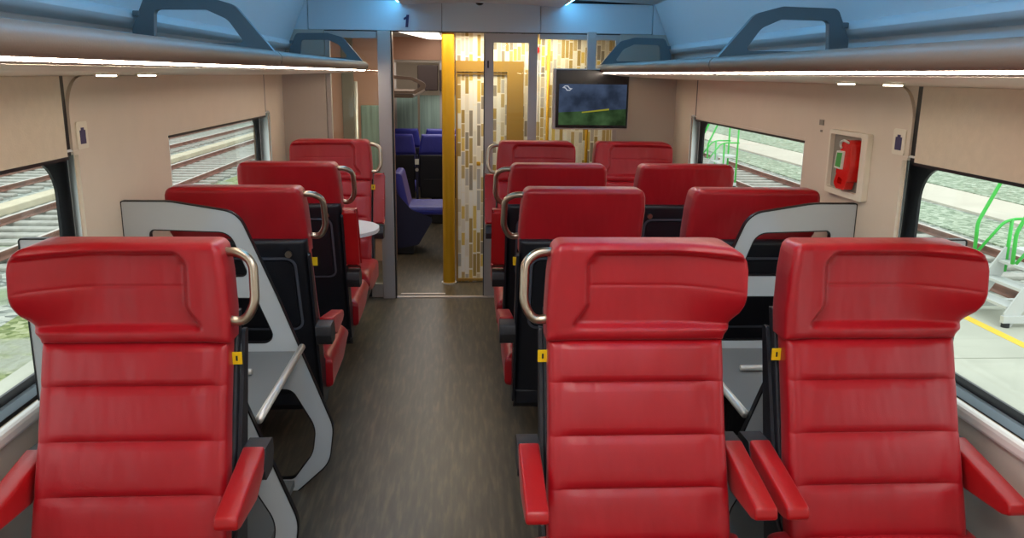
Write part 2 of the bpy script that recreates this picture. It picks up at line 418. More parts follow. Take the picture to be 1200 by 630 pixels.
# raised upper wall panels beside and above the windows (blind cassette fronts)
def upper_panels(s, names):
    x0, x1 = s*(W-.014), s*(W+.0)
    P1 = [(.88, 1.352), (2.66, 1.352), (2.66, 1.598), (.88, 1.598)]
    r = empty(names[0], (s*W, 1.8, 1.35)); tag(r, kind='structure')
    o = obj('panel_face', plate(P1, [], x0, x1, 'yz'), 'blind', r); o.location = -r.location
    o = obj('shadow_gap', B(*sorted((s*(W-.004), s*W)), 2.661, 2.704, 1.352, 1.598), 'gasket', r); o.location = -r.location
    o = obj('hem_bar', B(*sorted((s*(W-.016), s*(W-.002))), .88, 2.66, 1.342, 1.352), 'gasket', r); o.location = -r.location
    P2 = [(2.737, .70, 0), (3.565, .70, 0), (3.565, 1.352, 0), (5.31, 1.352, 0), (5.31, 1.598, 0), (2.705, 1.598, .12), (2.705, 1.352, .03), (2.737, 1.352, 0)]
    r = empty(names[1], (s*W, 3.2, .7)); tag(r, kind='structure')
    o = obj('panel_face', plate(fillet(P2, 0, 8), [], s*(W-.012), x1, 'yz'), 'wall', r); o.location = -r.location
    o = obj('shadow_gap', B(*sorted((s*(W-.004), s*W)), 5.311, 5.36, 1.352, 1.598), 'gasket', r); o.location = -r.location
    o = obj('hem_bar', B(*sorted((s*(W-.014), s*(W-.002))), 3.567, 5.31, 1.342, 1.352), 'gasket', r); o.location = -r.location
upper_panels(-1, ('trim_5', 'trim_6')); upper_panels(1, ('trim_7', 'trim_8'))

# cove panels above the racks, ceiling, end walls
def cove(s):
    prof = [(1.375, 1.60), (1.375, 1.70), (1.345, 1.765), (1.305, 1.772), (1.288, 1.782), (1.280, 1.795), (1.284, 1.810), (1.298, 1.822), (1.312, 1.828), (1.302, 1.85), (1.20, 2.085), (1.19, 2.10)]
    bm = bmesh.new(); L0 = [[bm.verts.new((s*x, y, z)) for x, z in prof] for y in (YB, YF-.03)]
    L1 = [[bm.verts.new((s*(x+.05), y, z)) for x, z in prof] for y in (YB, YF-.03)]
    for i in range(len(prof)-1):
        bm.faces.new((L0[0][i], L0[0][i+1], L0[1][i+1], L0[1][i]))
        bm.faces.new((L1[0][i], L1[0][i+1], L1[1][i+1], L1[1][i]))
    return bm
struct('trim_9', cove(-1), 'cove', angle=40); struct('trim_10', cove(1), 'cove', angle=40)
def ceiling():
    bm = bmesh.new()
    prof = [(-1.21, 2.10), (-.62, 2.125), (-.56, 2.125), (-.56, 2.08), (-.54, 2.073), (-.3, 2.087), (0, 2.092)]
    prof = prof+[(-x, z) for x, z in reversed(prof[:-1])]
    L = [[bm.verts.new((x, y, z)) for x, z in prof] for y in (YB, YF-.0)]
    for i in range(len(prof)-1): bm.faces.new((L[0][i], L[0][i+1], L[1][i+1], L[1][i]))
    box(bm, -1.5, 1.5, YB, YE, 2.16, 2.2)
    return bm
struct('ceiling', ceiling(), 'ceil')
struct('wall_back', B(-1.5, 1.5, YB-.05, YB, 0, 2.16), 'wall')
for s in (-1, 1):
    t = tag(obj('led_strip', B(*sorted((s*.5605, s*.575)), YB+.05, YF-.06, 2.084, 2.102), 'bstrip'),
            'blue glowing light strip along the ceiling edge above the %s luggage racks' % ('left' if s < 0 else 'right'), 'light strip', 'blue ceiling light strips')
# ceiling lamp row in the carriage, behind the camera
for i, y in enumerate((-1.6, 1.2)):
    l = empty('ceiling_light', (0, y, 2.086)); tag(l, ['flush white ceiling light panel above the aisle behind the front row', 'flush white ceiling light panel above the aisle, the nearer to the front seats'][i], 'ceiling light', 'ceiling light panels over the aisle')
    bm = plate(fillet([(-.22, -.75), (.22, -.75), (.22, .75), (-.22, .75)], .05), [fillet([(-.2, -.73), (.2, -.73), (.2, .73), (-.2, .73)], .04)], -.012, .004, 'xy'); obj('frame', bm, 'ceil', l)
    obj('diffuser', plate(fillet([(-.2, -.73), (.2, -.73), (.2, .73), (-.2, .73)], .04), [], -.006, .002, 'xy'), 'ceilled', l)

# transom above the partition
tr = empty('trim_11', (0, YF, 1.9)); tag(tr, kind='structure')
def trloc(o): o.parent = tr; o.location = -tr.location; return o
bm = B(-1.185, -.28, 5.905, 5.96, 1.902, 2.10, bev=.004); trloc(obj('fascia_panel', bm, 'cove'))
bm = B(-.277, .40, 5.905, 5.96, 1.902, 2.10, bev=.004); trloc(obj('fascia_panel', bm, 'cove'))
bm = B(.403, 1.185, 5.905, 5.96, 1.902, 2.10, bev=.004); trloc(obj('fascia_panel', bm, 'cove'))
trloc(obj('shadow_gap', B(-1.195, 1.195, 5.93, 5.95, 1.895, 2.12), 'gasket'))  # black strip paints in the corner shadow at the transom ends
one = fillet([(-.012, 0), (.006, 0), (.014, .082), (-.004, .082), (-.006, .071), (-.024, .060), (-.023, .047), (-.008, .052)], 0)
trloc(obj('numeral', plate([(x-.515, z+1.925) for x, z in one], [], 5.901, 5.906), 'pict'))
sens = empty('ceiling_sensor', (-.02, 5.84, 2.090)); tag(sens, 'small black round sensor dome on the ceiling before the transom', 'sensor')
bm = bmesh.new(); bmesh.ops.create_uvsphere(bm, u_segments=16, v_segments=8, radius=.028); 
for v in bm.verts: v.co.z = v.co.z*.7 if v.co.z < 0 else v.co.z*.1
obj('dome', bm, 'tvblack', sens, True); bm = bmesh.new(); cyl(bm, (0, 0, -.001), .036, .006); obj('collar', bm, 'ceil', sens)

# far end walls and glazed partition
wf = struct('wall_front', B(-1.38, -1.085, 5.90, 5.96, 0, 1.90), 'endwall')
bm = B(.965, 1.38, 5.90, 5.96, 0, 1.90); obj('wall_panel', bm, 'endwall', wf)
obj('wall_panel', B(-1.38, -1.19, 5.90, 5.96, 1.90, 2.16), 'cove', wf); obj('wall_panel', B(1.19, 1.38, 5.90, 5.96, 1.90, 2.16), 'cove', wf)
part = empty('window_7', (-.9, 5.93, 0)); tag(part, kind='structure')
def ploc(o, r): o.parent = r; o.location = -r.location; return o
def framed(r, x0, x1, z0, z1, wl, wr, wt, wb, m='post', y=5.915, d=.04):
    outer = [(x0, z0), (x1, z0), (x1, z1), (x0, z1)]; inner = [(x0+wl, z0+wb), (x1-wr, z0+wb), (x1-wr, z1-wt), (x0+wl, z1-wt)]
    ploc(obj('frame', ring(outer, inner, y, y+d, 'xz'), m), r)
    ploc(obj('pane', plate(inner, [], y+.018, y+.024, 'xz'), 'iglass'), r)
framed(part, -1.08, -.722, .005, 1.895, .03, .0, .045, .10)
part2 = empty('window_8', (.7, 5.93, 0)); tag(part2, kind='structure')
framed(part2, .40, .965, .005, 1.895, .0, .03, .035, .10)
struct('trim_12', B(-.722, -.632, 5.89, 5.975, 0, 1.90, bev=.004), 'post')
door = empty('door_1', (.2, 5.95, 0)); tag(door, kind='structure')
framed(door, .018, .388, .012, 1.893, .062, .062, .06, .12, y=5.925, d=.035)
bm = B(.012, .018, 5.922, 5.962, .012, 1.893); ploc(obj('edge_seal', bm, 'gasket'), door)
ploc(obj('lock', B(.036, .048, 5.918, 5.926, 1.66, 1.71, bev=.003), 'joint'), door)
struct('trim_13', B(-.632, -.622, 5.90, 5.965, 0, 1.90), 'gasket')
th = struct('trim_14', B(-.63, .40, 5.905, 5.94, 0, .008), 'threshold'); obj('inner_plate', B(-.60, -.27, 5.99, 6.02, 0, .008), 'threshold', th)

# ------------------------------------------------------------------ vestibule and second-class compartment beyond
vw = struct('wall_vestibule', B(-.19, 1.48, 6.40, 6.46, 0, 1.948), 'mosaic')
cab = empty('toilet_cabin_trim', (0, 6.38, 0)); tag(cab, 'gold metal framing around the patterned cabin door in the vestibule', 'door frame')
def cl_(o, r): o.parent = r; o.location = -r.location; return o
cl_(obj('header_band', B(-.19, .235, 6.375, 6.398, 1.635, 1.715), 'goldband'), cab)
cl_(obj('vertical_band', B(.20, .325, 6.372, 6.3975, .01, 1.715), 'goldband'), cab)
cl_(obj('door_edge', B(-.19, -.175, 6.38, 6.398, .02, 1.63), 'goldband'), cab)
cl_(obj('door_edge', B(-.175, .20, 6.385, 6.398, 1.615, 1.628), 'goldband'), cab)
cl_(obj('base_strip', B(-.19, .325, 6.378, 6.398, .01, .03), 'goldband'), cab)
cl_(obj('handle', B(-.03, -.0, 6.37, 6.39, .93, .96, bev=.005), 'gold'), cab)
bm = bmesh.new(); cyl(bm, (-.245, 6.35, .974), .048, 1.946, n=32); 
gp = obj('gold_column', bm, 'gold', smooth=False, angle=50); tag(gp, 'tall polished yellow gold column at the vestibule cabin corner', 'column')
ring_ = bmesh.new(); cyl(ring_, (-.245, 6.35, .006), .06, .012, n=24); obj('foot_ring', ring_, 'steel', gp)
lampx = empty('round_signal', (.40, 6.38, 1.80)); tag(lampx, 'small red round sticker on the patterned vestibule wall', 'sticker')
bm = bmesh.new(); cyl(bm, (.015, .0135, 0), .028, .004, 'y'); obj('disc', bm, 'exred', lampx)
# grab poles and equipment on the right side of the vestibule
for x, l in ((.50, 'slim steel grab pole in vestibule left of the screen'), (.80, 'slim steel grab pole in vestibule under the screen')):
    bm = bmesh.new(); tube(bm, [(x, 6.25, 0), (x, 6.25, 1.945)], .012); tag(obj('grab_pole', bm, 'gold', smooth=True), l, 'grab pole', 'vestibule grab poles')
# vestibule left side: exterior door
d2 = empty('door_2', (-1.37, 6.6, 0)); tag(d2, kind='structure')
ploc(obj('leaf', ring([(6.1, .02), (7.1, .02), (7.1, 2.0), (6.1, 2.0)], fillet([(6.3, .75), (6.9, .75), (6.9, 1.75), (6.3, 1.75)], .06), -1.38, -1.34, 'yz'), 'white'), d2)
ploc(obj('pane', plate([(6.29, .74), (6.91, .74), (6.91, 1.76), (6.29, 1.76)], [], -1.372, -1.366, 'yz'), 'teal'), d2)
struct('wall_vestibule_left', B(-1.38, -.72, 7.15, 7.20, 0, 1.948), 'pink')
bm = B(-1.15, -1.05, 7.12, 7.149, .3, 1.95, bev=.01); tag(obj('equipment_panel', bm, 'niche'), 'narrow grey cover panel on the vestibule wall behind the left glass', 'panel')
bm = B(-1.0, -.74, 7.13, 7.149, .2, 1.35, bev=.01); tag(obj('glazed_cabinet', bm, 'teal'), 'pale greenish glazed panel low on the vestibule wall', 'panel')
bm = bmesh.new(); tube(bm, [(-.98, 6.7, 0), (-.98, 6.7, 1.55)], .015); tag(obj('grab_pole', bm, 'steel', smooth=True), 'slim steel pole in vestibule behind the left glass pane', 'grab pole', 'vestibule grab poles')
struct('wall_far_left', B(-1.5, -1.42, 7.2, YE, 0, 2.16), 'wall'); struct('wall_far_right', B(1.42, 1.5, 6.46, YE, 0, 2.16), 'wall')
struct('wall_far_end', B(-1.5, 1.5, YE, YE+.05, 0, 2.16), 'wall')
# bulkhead over the compartment entry
struct('trim_15', B(-.9, .2, 8.0, 8.06, 1.74, 1.945), 'pink'); struct('ceiling_vestibule', B(-1.4, 1.42, 5.97, 8.06, 1.95, 1.99), 'ceil'); struct('trim_16', B(-.9, .2, 7.99, 8.07, 1.715, 1.735), 'post')
fp = empty('glass_partition', (-.3, 11.0, 0)); tag(fp, 'tall greenish glass screen with slim posts at the end of the blue compartment', 'glass screen')
for i in range(7):
    x = -1.3+i*.3; cl_(obj('glass_panel', B(x, x+.27, 10.99, 11.01, .3, 1.34), 'teal'), fp)
for x in (-1.02, -.42, .2): cl_(obj('post', B(x-.02, x+.02, 10.97, 11.03, .0, 1.9), 'post'), fp)
ds = empty('dark_display', (-.45, 10.9, 1.4)); tag(ds, 'dark brown overhead display panel in the far compartment', 'display')
cl_(obj('screen', B(-.72, -.46, 10.86, 10.965, 1.40, 1.72, bev=.01), 'darkscreen'), ds); cl_(obj('side_screen', B(-.44, -.34, 10.86, 10.965, 1.40, 1.66, bev=.01), 'darkscreen'), ds)
# far lamp
fl = empty('vestibule_lamp', (-.45, 7.2, 1.93)); tag(fl, 'bright white ceiling lamp in the vestibule above the doorway', 'ceiling light')
cl_(obj('diffuser', plate([(-.63, 6.6), (-.33, 6.6), (-.33, 7.9), (-.45, 7.9)], [], 1.925, 1.935, 'xy'), 'farled'), fl)
cl_(obj('housing', plate([(-.65, 6.57), (-.31, 6.57), (-.31, 7.93), (-.46, 7.93)], [], 1.936, 1.949, 'xy'), 'ceil'), fl)
# small luggage rack bracket of the far compartment
fr = empty('far_luggage_rack', (-.8, 9.2, 1.4)); tag(fr, 'beige luggage rack with looped bracket in the far compartment', 'luggage rack')
cl_(obj('shelf', B(-1.42, -.62, 8.3, 10.8, 1.38, 1.42, bev=.012), 'rack'), fr)
bo = fillet([(-1.1, 1.42, 0), (-.60, 1.42, .03), (-.45, 1.50, .05), (-.62, 1.58, .05), (-.85, 1.60, .04), (-1.1, 1.60, .0)], .02)
bi = fillet([(-1.05, 1.45), (-.62, 1.45), (-.53, 1.50), (-.64, 1.55), (-.85, 1.565), (-1.05, 1.565)], .02)
cl_(obj('bracket', ring(bo, bi, 8.28, 8.31, 'xz'), 'rack'), fr)

def blue_seat():
    r = empty('blue_train_seat')
    obj('backrest', pad(lambda z: -.22+.02*(z < .6), lambda z: .22-.02*(z < .6), .38, .80, lambda x, z: .1*(z-.8), lambda x, z: .1*(z-.8)+.07, .02, nx=6, nz=6), 'blue', r, True)
    obj('headrest', pad(lambda z: -.225+.25*max(0, z-.78)**1.3, lambda z: .225-.25*max(0, z-.78)**1.3, .775, .985, lambda x, z: -.02, lambda x, z: .085, .03, nx=8, nz=6), 'blue', r, True)
    obj('back_shell', pad(lambda z: -.215, lambda z: .215, .30, .77, lambda x, z: .1*(z-.8)+.071, lambda x, z: .1*(z-.8)+.10, .01, nx=4, nz=6), 'black', r, True)
    obj('tray_rim', B(-.17, .17, .085, .092, .505, .511), 'joint', r)
    obj('seat', B(-.22, .22, -.45, -.0, .34, .44, bev=.03), 'blue', r)
    obj('pedestal', B(-.1, .1, -.3, -.05, 0, .34, bev=.01), 'black', r)
    return r
bs = blue_seat()
BL = [(-.87, 8.95, 'blue seat back with dark shell in the far compartment, front left'), (-.385, 8.95, 'blue seat back with dark shell in the far compartment, front right beside gold column'),
      (-.86, 9.85, 'blue headrest peeking over the front left seat in the far compartment'), (-.37, 9.85, 'blue headrest peeking over the front right seat in the far compartment')]
for i, (x, y, l) in enumerate(BL):
    o = bs if i == 0 else copy_tree(bs); o.location = (x, y, 0); o.rotation_euler = (0, 0, math.pi); tag(o, l, 'train seat', 'blue seats in the far compartment')
lb = empty('seat_label_plate', (-.628, 8.83, .70)); tag(lb, 'small white number plate between the two blue seat backs', 'label')
obj('plate', B(-.022, .022, -.004, .004, -.03, .03, bev=.002), 'wlabel', lb); bm = bmesh.new(); cyl(bm, (0, 0, -.085), .018, .006, 'y'); obj('button', bm, 'post', lb)
obj('mount', B(-.012, .012, .005, .04, -.42, .07), 'navy', lb)
fs = empty('folding_seat', (-.70, 7.62, 0)); tag(fs, 'blue folding seat facing sideways by the open doorway', 'train seat')
obj('backrest', pad(lambda z: -.24, lambda z: .24, .38, .745, lambda x, z: .22*(z-.8)-.0, lambda x, z: .22*(z-.8)+.08, .03, nx=6, nz=8), 'blue', fs, True)
obj('seat', B(-.24, .24, -.46, -.02, .37, .45, bev=.03), 'blue', fs)
sh = fillet([(.10, .05), (.10, .62), (.02, .56), (-.10, .42), (-.30, .34), (-.16, .10)], .03)
obj('side_shell', plate(sh, [], -.25, -.235, 'yz'), 'navy', fs); obj('side_shell', plate(sh, [], .235, .25, 'yz'), 'navy', fs)
obj('base', B(-.22, .22, -.12, .09, 0, .36, bev=.02), 'black', fs)
fs.rotation_euler = (0, 0, math.pi/2)

# ------------------------------------------------------------------ luggage racks above the windows
RB = {}
def rack_module(s, y0, y1, label, bracket_y, spots=()):
    r = empty('luggage_rack', (s*1.2, (y0+y1)/2, 1.6)); tag(r, label, 'luggage rack', 'overhead luggage racks')
    prof = [(1.374, 1.60), (.93, 1.618), (.835, 1.628), (.820, 1.6345), (.798, 1.6375), (.789, 1.645), (.782, 1.660), (.784, 1.676), (.796, 1.689), (.82, 1.694), (.86, 1.690), (.90, 1.680), (1.374, 1.69)]
    bm = bmesh.new(); L_ = [[bm.verts.new((s*x, y, z)) for x, z in prof] for y in (y0, y1)]; n = len(prof)
    for i in range(n): bm.faces.new((L_[0][i], L_[0][(i+1) % n], L_[1][(i+1) % n], L_[1][i]))
    bm.faces.new(L_[0][::-1]); bm.faces.new(L_[1])
    cl_(obj('shelf', bm, 'rack', angle=50), r)
    bu = bmesh.new(); pu = [(1.372, 1.5985), (.93, 1.6165), (.842, 1.6262), (.842, 1.6272), (.93, 1.6178), (1.372, 1.5998)]
    L_ = [[bu.verts.new((s*x, y, z)) for x, z in pu] for y in (y0+.004, y1-.004)]
    for i in range(6): bu.faces.new((L_[0][i], L_[0][(i+1) % 6], L_[1][(i+1) % 6], L_[1][i]))
    cl_(obj('underside_panel', bu, 'ivory'), r)
    bm = bmesh.new(); pr = [(.8085+.0055*math.cos(math.radians(a)), 1.6365+.0055*math.sin(math.radians(a))) for a in range(160, 351, 19)]
    L_ = [[bm.verts.new((s*x, y, z)) for x, z in pr] for y in (y0+.015, y1-.015)]
    for i in range(len(pr)-1): bm.faces.new((L_[0][i], L_[0][i+1], L_[1][i+1], L_[1][i]))
    cl_(obj('led_strip', bm, 'strip'), r)
    for y in spots:
        z = 1.6105; bm = bmesh.new(); cyl(bm, (s*1.08, y, z-.001), .034, .008); k = cl_(obj('downlight', bm, 'ivory'), r)
        bm = bmesh.new(); cyl(bm, (s*1.08, y, z-.006), .025, .006); d = obj('lens', bm, 'spot', k)
    bo = fillet([(1.285, 1.683, 0), (1.285, 1.76, .03), (1.235, 1.868, .03), (1.03, 1.872, .05), (.93, 1.845, .06), (.765+.03, 1.683, 0)], .02)
    bi = fillet([(1.215, 1.715, .015), (1.205, 1.826, .02), (1.03, 1.828, .05), (.955, 1.795, .06), (.90, 1.715, .01)], .02)
    bo = [(s*x, z) for x, z in bo]; bi = [(s*x, z) for x, z in bi]
    cl_(obj('bracket', ring(bo, bi, bracket_y, bracket_y+.03, 'xz'), 'bracket'), r)
    bm = bmesh.new(); box(bm, *sorted((s*1.255, s*1.279)), bracket_y-.006, bracket_y+.036, 1.80, 1.82, bev=.004); cl_(obj('bracket_clamp', bm, 'bracket'), r)
    return r
for s, nm in ((-1, 'left'), (1, 'right')):
    rack_module(s, .20, 3.10, 'overhead luggage rack with lit edge above the front %s window' % nm, 3.06, (2.31, 2.60))
    rack_module(s, 3.11, 5.86, 'overhead luggage rack with lit edge above the far %s window' % nm, 5.72)
    rack_module(s, YB+.05, .19, 'overhead luggage rack with lit edge behind the front row, %s side' % nm, .12)

# ------------------------------------------------------------------ red seats
SEAMS = [.822, .688, .557, .425]
def lean(z): return .34*(z-.95)
def armrest_part(root, x, up=False):
    pv = Vector((x, .01, .615))
    # pad: side profile in (y, z)
    prof = fillet([(-.005, .632, .006), (-.295, .582, .012), (-.305, .553, .012), (-.27, .540, .012), (-.11, .527, .03), (-.005, .572, .01)], .01, 4)
    bm = plate(prof, [], x-.029, x+.029, 'yz')
    bmesh.ops.remove_doubles(bm, verts=bm.verts, dist=1e-5)
    jp = fillet([(.085, .58, .01), (.08, .620, .01), (-.004, .624, .01), (-.030, .575, .01), (-.02, .535, .01), (.06, .535, .01)], .01, 3)
    bj = plate(jp, [], x-.031, x+.031, 'yz')
    if up:
        bm.free()
        prof = fillet([(.02, .63, .01), (.085, .66, .02), (.155, .95, .02), (.10, .965, .02), (.04, .80, .05), (-.01, .64, .01)], .01, 4)
        bm = plate(prof, [], x-.029, x+.029, 'yz')
        for b_ in (bm, bj): bmesh.ops.translate(b_, verts=b_.verts, vec=(0, -.03, 0))
    es = [e for e in bm.edges if abs(e.calc_face_angle(0)) > 1.2]
    bmesh.ops.bevel(bm, geom=es, offset=.007, segments=3, affect='EDGES', profile=.5)
    a = obj('armrest', bm, 'redarm', root, angle=40)
    obj('armrest_joint', bj, 'joint', a, angle=40)
def build_seat(h, handle=True, up=False, ear=True, wide=0):
    tray = True
    """h = +1: aisle side at local +x, head wing at local -x"""
    root = empty('train_seat')
    H = lambda f: (lambda x, z: f(h*x, z))
    def xlr(fa, fw_):          # fa(z) extent on aisle side, fw_(z) on wing side
        return ((lambda z: -fw_(z)), fa) if h > 0 else ((lambda z: -fa(z)), fw_)
    def interp(T):
        def f(z):
            if z <= T[0][0]: return T[0][1]
            for (a, b), (c, d) in zip(T, T[1:]):
                if z <= c:
                    t = (z-a)/(c-a); t = t*t*(3-2*t) if False else t
                    return b+(d-b)*t
            return T[-1][1]
        return f
    fa = interp([(.925, .243), (1.00, .244), (1.10, .238), (1.155, .230), (1.17, .226), (1.180, .218), (1.185, .207), (1.187, .195)])
    fw2 = interp([(.925, .240), (.94, .243), (.955, .250), (.98, .259), (1.01, .269), (1.04, .275), (1.07, .278), (1.13, .278), (1.155, .273), (1.170, .264), (1.180, .252), (1.185, .240), (1.187, .228)])
    if not ear: fw2 = interp([(.925, .243), (1.00, .250), (1.10, .256), (1.155, .253), (1.17, .248), (1.180, .240), (1.185, .228), (1.187, .215)])
    if wide:
        f0 = fw2; fw2 = lambda z: f0(z)+wide*min(1, max(0, (z-.93)/.08))
    def ss(a, b, t):
        t = max(0, min(1, (t-a)/(b-a))); return t*t*(3-2*t)
    def yf(x, z):              # x>0 towards aisle
        y = .12*(z-.95)-.014
        xr_ = .132+.035*ss(1.03, .96, z)                     # the pillow widens towards its lower outer corner
        inside = ss(xr_+.012, xr_-.012, x)*ss(.955, .975, z)*ss(1.170, 1.150, z)*ss(.03, 0, max(0, x-xr_+.035)*max(0, z-1.125)*30)*(ss(-.274, -.254, x) if ear else ss(-.235, -.215, x))
        y += .024*inside
        if ear:
            t = min(1, max(0, (-x-.08)/.175)); y -= .078*t**1.8*ss(.92, 1.07, z)
        y += .0015*math.exp(-((z-1.072)/.004)**2)*inside
        y -= .008*ss(.17, .23, x)
        return y
    def yb(x, z): return .12*(z-.95)+.10-(.04*ss(-.20, -.31, x) if ear else 0)
    a, b = xlr(fa, fw2)
    obj('headrest', pad(a, b, .925, 1.187, H(yf), H(yb), .022, nx=90, nz=60, extra=[1.068, 1.072, 1.076, 1.15, 1.155, 1.16, 1.165, 1.17]), 'red', root, True)
    def byf(x, z):
        sm = [.927]+SEAMS; y = lean(z)
        p = 0
        for z1, z0 in zip(sm, sm[1:]):
            if z0 <= z <= z1:
                t = (z-z0)/(z1-z0); p = 1-abs(2*t-1)**5.5
        y -= .014*p*(1-.75*ss(.17, .215, abs(x)))
        y -= .006*ss(.19, .225, abs(x))
        return y
    ex = []
    for q in SEAMS+[.927]: ex += [q-.02, q-.012, q-.006, q-.002, q, q+.002, q+.006, q+.012, q+.02]
    bw = lambda z: .238+.006*ss(.75, .45, z)
    obj('backrest', pad(lambda z: -bw(z), bw, .37, .928, byf, lambda x, z: lean(z)+.075, .020, nx=22, nz=24, extra=ex), 'red', root, True)
    # cushion: pad standing up, then laid down
    bm = pad(lambda z: -.285, lambda z: .285, .0, .50, lambda x, z: -.012*(1-(x/.285)**2)+.03*ss(.42, .50, z), lambda x, z: .150-.05*ss(.3, .5, z), .035, nx=14, nz=14)
    for v in bm.verts:
        x, y, z = v.co; v.co = (x, -.115-z, .420-y+.03*z)
    obj('seat', bm, 'red', root, True)
    # shell
    sw = lambda z: .2435
    sy = lambda z: lean(z)+.0
    obj('back_shell', pad(lambda z: -sw(z), sw, .165, .985, lambda x, z: lean(max(z, .25))+.0765, lambda x, z: lean(z)+.125+.012*(1-(x/.25)**2), .006, .022, nx=12, nz=18), 'black', root, True)
    side = fillet([(.10-.0, .93, .01), (-.09, .43, .01), (-.20, .36, .02), (-.24, .26, .02), (-.12, .22, .02), (-.05, .23, .02), (.13, .93, .01)], .01, 4)
    for sx in (-1, 1):
        obj('side_cover', plate(side, [], sx*.2445, sx*.2545, 'yz'), 'black', root)
    obj('under_pan', B(-.240, .240, -.52, -.10, .20, .268, bev=.008), 'black', root)
    obj('pedestal', B(-.06-h*.14, .06-h*.14, -.40, -.16, 0, .201, bev=.02), 'joint', root)
    if tray:
        n = 7
        ty = lambda z: lean(z)+.138
        bm = plate(fillet([(-.185, .60), (.185, .60), (.185, .90), (-.185, .90)], .03, 5), [], 0, .008, 'xz')
        for v in bm.verts: v.co.y += ty(v.co.z)+.0012
        t = obj('tray_table', bm, 'black', root)
        bm = ring(fillet([(-.20, .585), (.20, .585), (.20, .915), (-.20, .915)], .04, 5), fillet([(-.19, .595), (.19, .595), (.19, .905), (-.19, .905)], .032, 5), 0, .004, 'xz')
        for v in bm.verts: v.co.y += ty(v.co.z)
        obj('tray_rim', bm, 'rim', t)
        bm = bmesh.new(); cyl(bm, (h*.175, ty(.93)+.008, .93), .013, .012, 'y', 20); k = obj('latch', bm, 'nickel', root, angle=40)
    if handle:
        x0 = h*.215; x1 = h*.300; yy = .045
        bm = bmesh.new()
        path = smooth_path([(x0, yy+.02, 1.155), (h*.262, yy+.015, 1.156), (x1, yy, 1.132), (x1+h*.004, yy-.02, 1.02), (h*.275, yy-.03, .975), (h*.225, yy-.03, .985)], .034, 7)
        tube(bm, path, .0125, 14); obj('grab_handle', bm, 'nickel', root, True)
    obj('yellow_tag', B(*sorted((h*.236, h*.263)), .016, .0195, .858, .892), 'yellow_tag', root); obj('tag_print', B(*sorted((h*.247, h*.252)), .0156, .016, .868, .882), 'black', root)
    armrest_part(root, h*.285, up); armrest_part(root, -h*.285, False)
    return root
P_h = {('A', False, False): build_seat(1), ('B', False, False): build_seat(-1), ('A', True, False): build_seat(1, up=True), ('B', True, False): build_seat(-1, up=True),
       ('D', False, False): build_seat(-1, handle=False), ('A', False, True): build_seat(1, ear=False), ('B', False, True): build_seat(-1, ear=False),
       ('A', True, True): build_seat(1, up=True, ear=False), ('B', True, True): build_seat(-1, up=True, ear=False), ('C', False, True): build_seat(1, handle=False, ear=False),
       ('Bw', False, True): build_seat(-1, ear=False, wide=.035), ('Cw', False, True): build_seat(1, handle=False, ear=False, wide=.035)}
used = set()
XL, XM, XR = -.983, .335, .986
SEATS = [ # variant, up, x, y, away, label, group
 ('A', 0, XL, 2.10, 0, 'red leather seat facing the viewer by the left window, nearest row, metal handle on right', 'front row seats'),
 ('B', 0, XM, 2.10, 0, 'red leather aisle seat facing the viewer in the centre of the nearest row', 'front row seats'),
 ('D', 0, XR, 2.10, 0, 'red leather seat facing the viewer by the right window, nearest row', 'front row seats'),
 ('Bw', 0, XL, 3.30, 1, 'red seat seen from behind, by left window just past the grey luggage stand', 'second row seats'),
 ('A', 0, XM, 3.30, 1, 'red aisle seat seen from behind, directly behind the centre front seat', 'second row seats'),
 ('Cw', 0, XR+.022, 3.30, 1, 'red seat seen from behind, beyond the right grey luggage stand', 'second row seats'),
 ('B', 1, XL, 4.20, 1, 'red seat seen from behind on the left, black tray back and raised armrest', 'third row seats'),
 ('A', 1, XM, 4.20, 1, 'red aisle seat seen from behind, third from front on the right of the aisle', 'third row seats'),
 ('C', 0, XR, 4.20, 1, 'red seat seen from behind by the far right window, black tray back below', 'third row seats'),
 ('A', 1, XL, 5.50, 0, 'red seat against the left end wall facing the small white table', 'rear row seats'),
 ('B', 1, XM, 5.50, 0, 'red aisle seat against the glass partition beside the open door', 'rear row seats'),
 ('D', 0, XR, 5.50, 0, 'red seat against the right end wall below the screen', 'rear row seats'),
]
for i, (v, u, x, y, away, lab, grp) in enumerate(SEATS):
    key = (v, bool(u), bool(away)); src = P_h[key]
    o = src if key not in used else copy_tree(src); used.add(key)
    o.location = (x, y, 0); o.rotation_euler = (0, 0, math.pi if away else 0)
    tag(o, lab, 'train seat', grp)
for k, o in P_h.items():
    if k not in used:
        for c in [q for q in bpy.data.objects if q.parent is o or (q.parent and q.parent.parent is o)]: bpy.data.objects.remove(c)
        bpy.data.objects.remove(o)

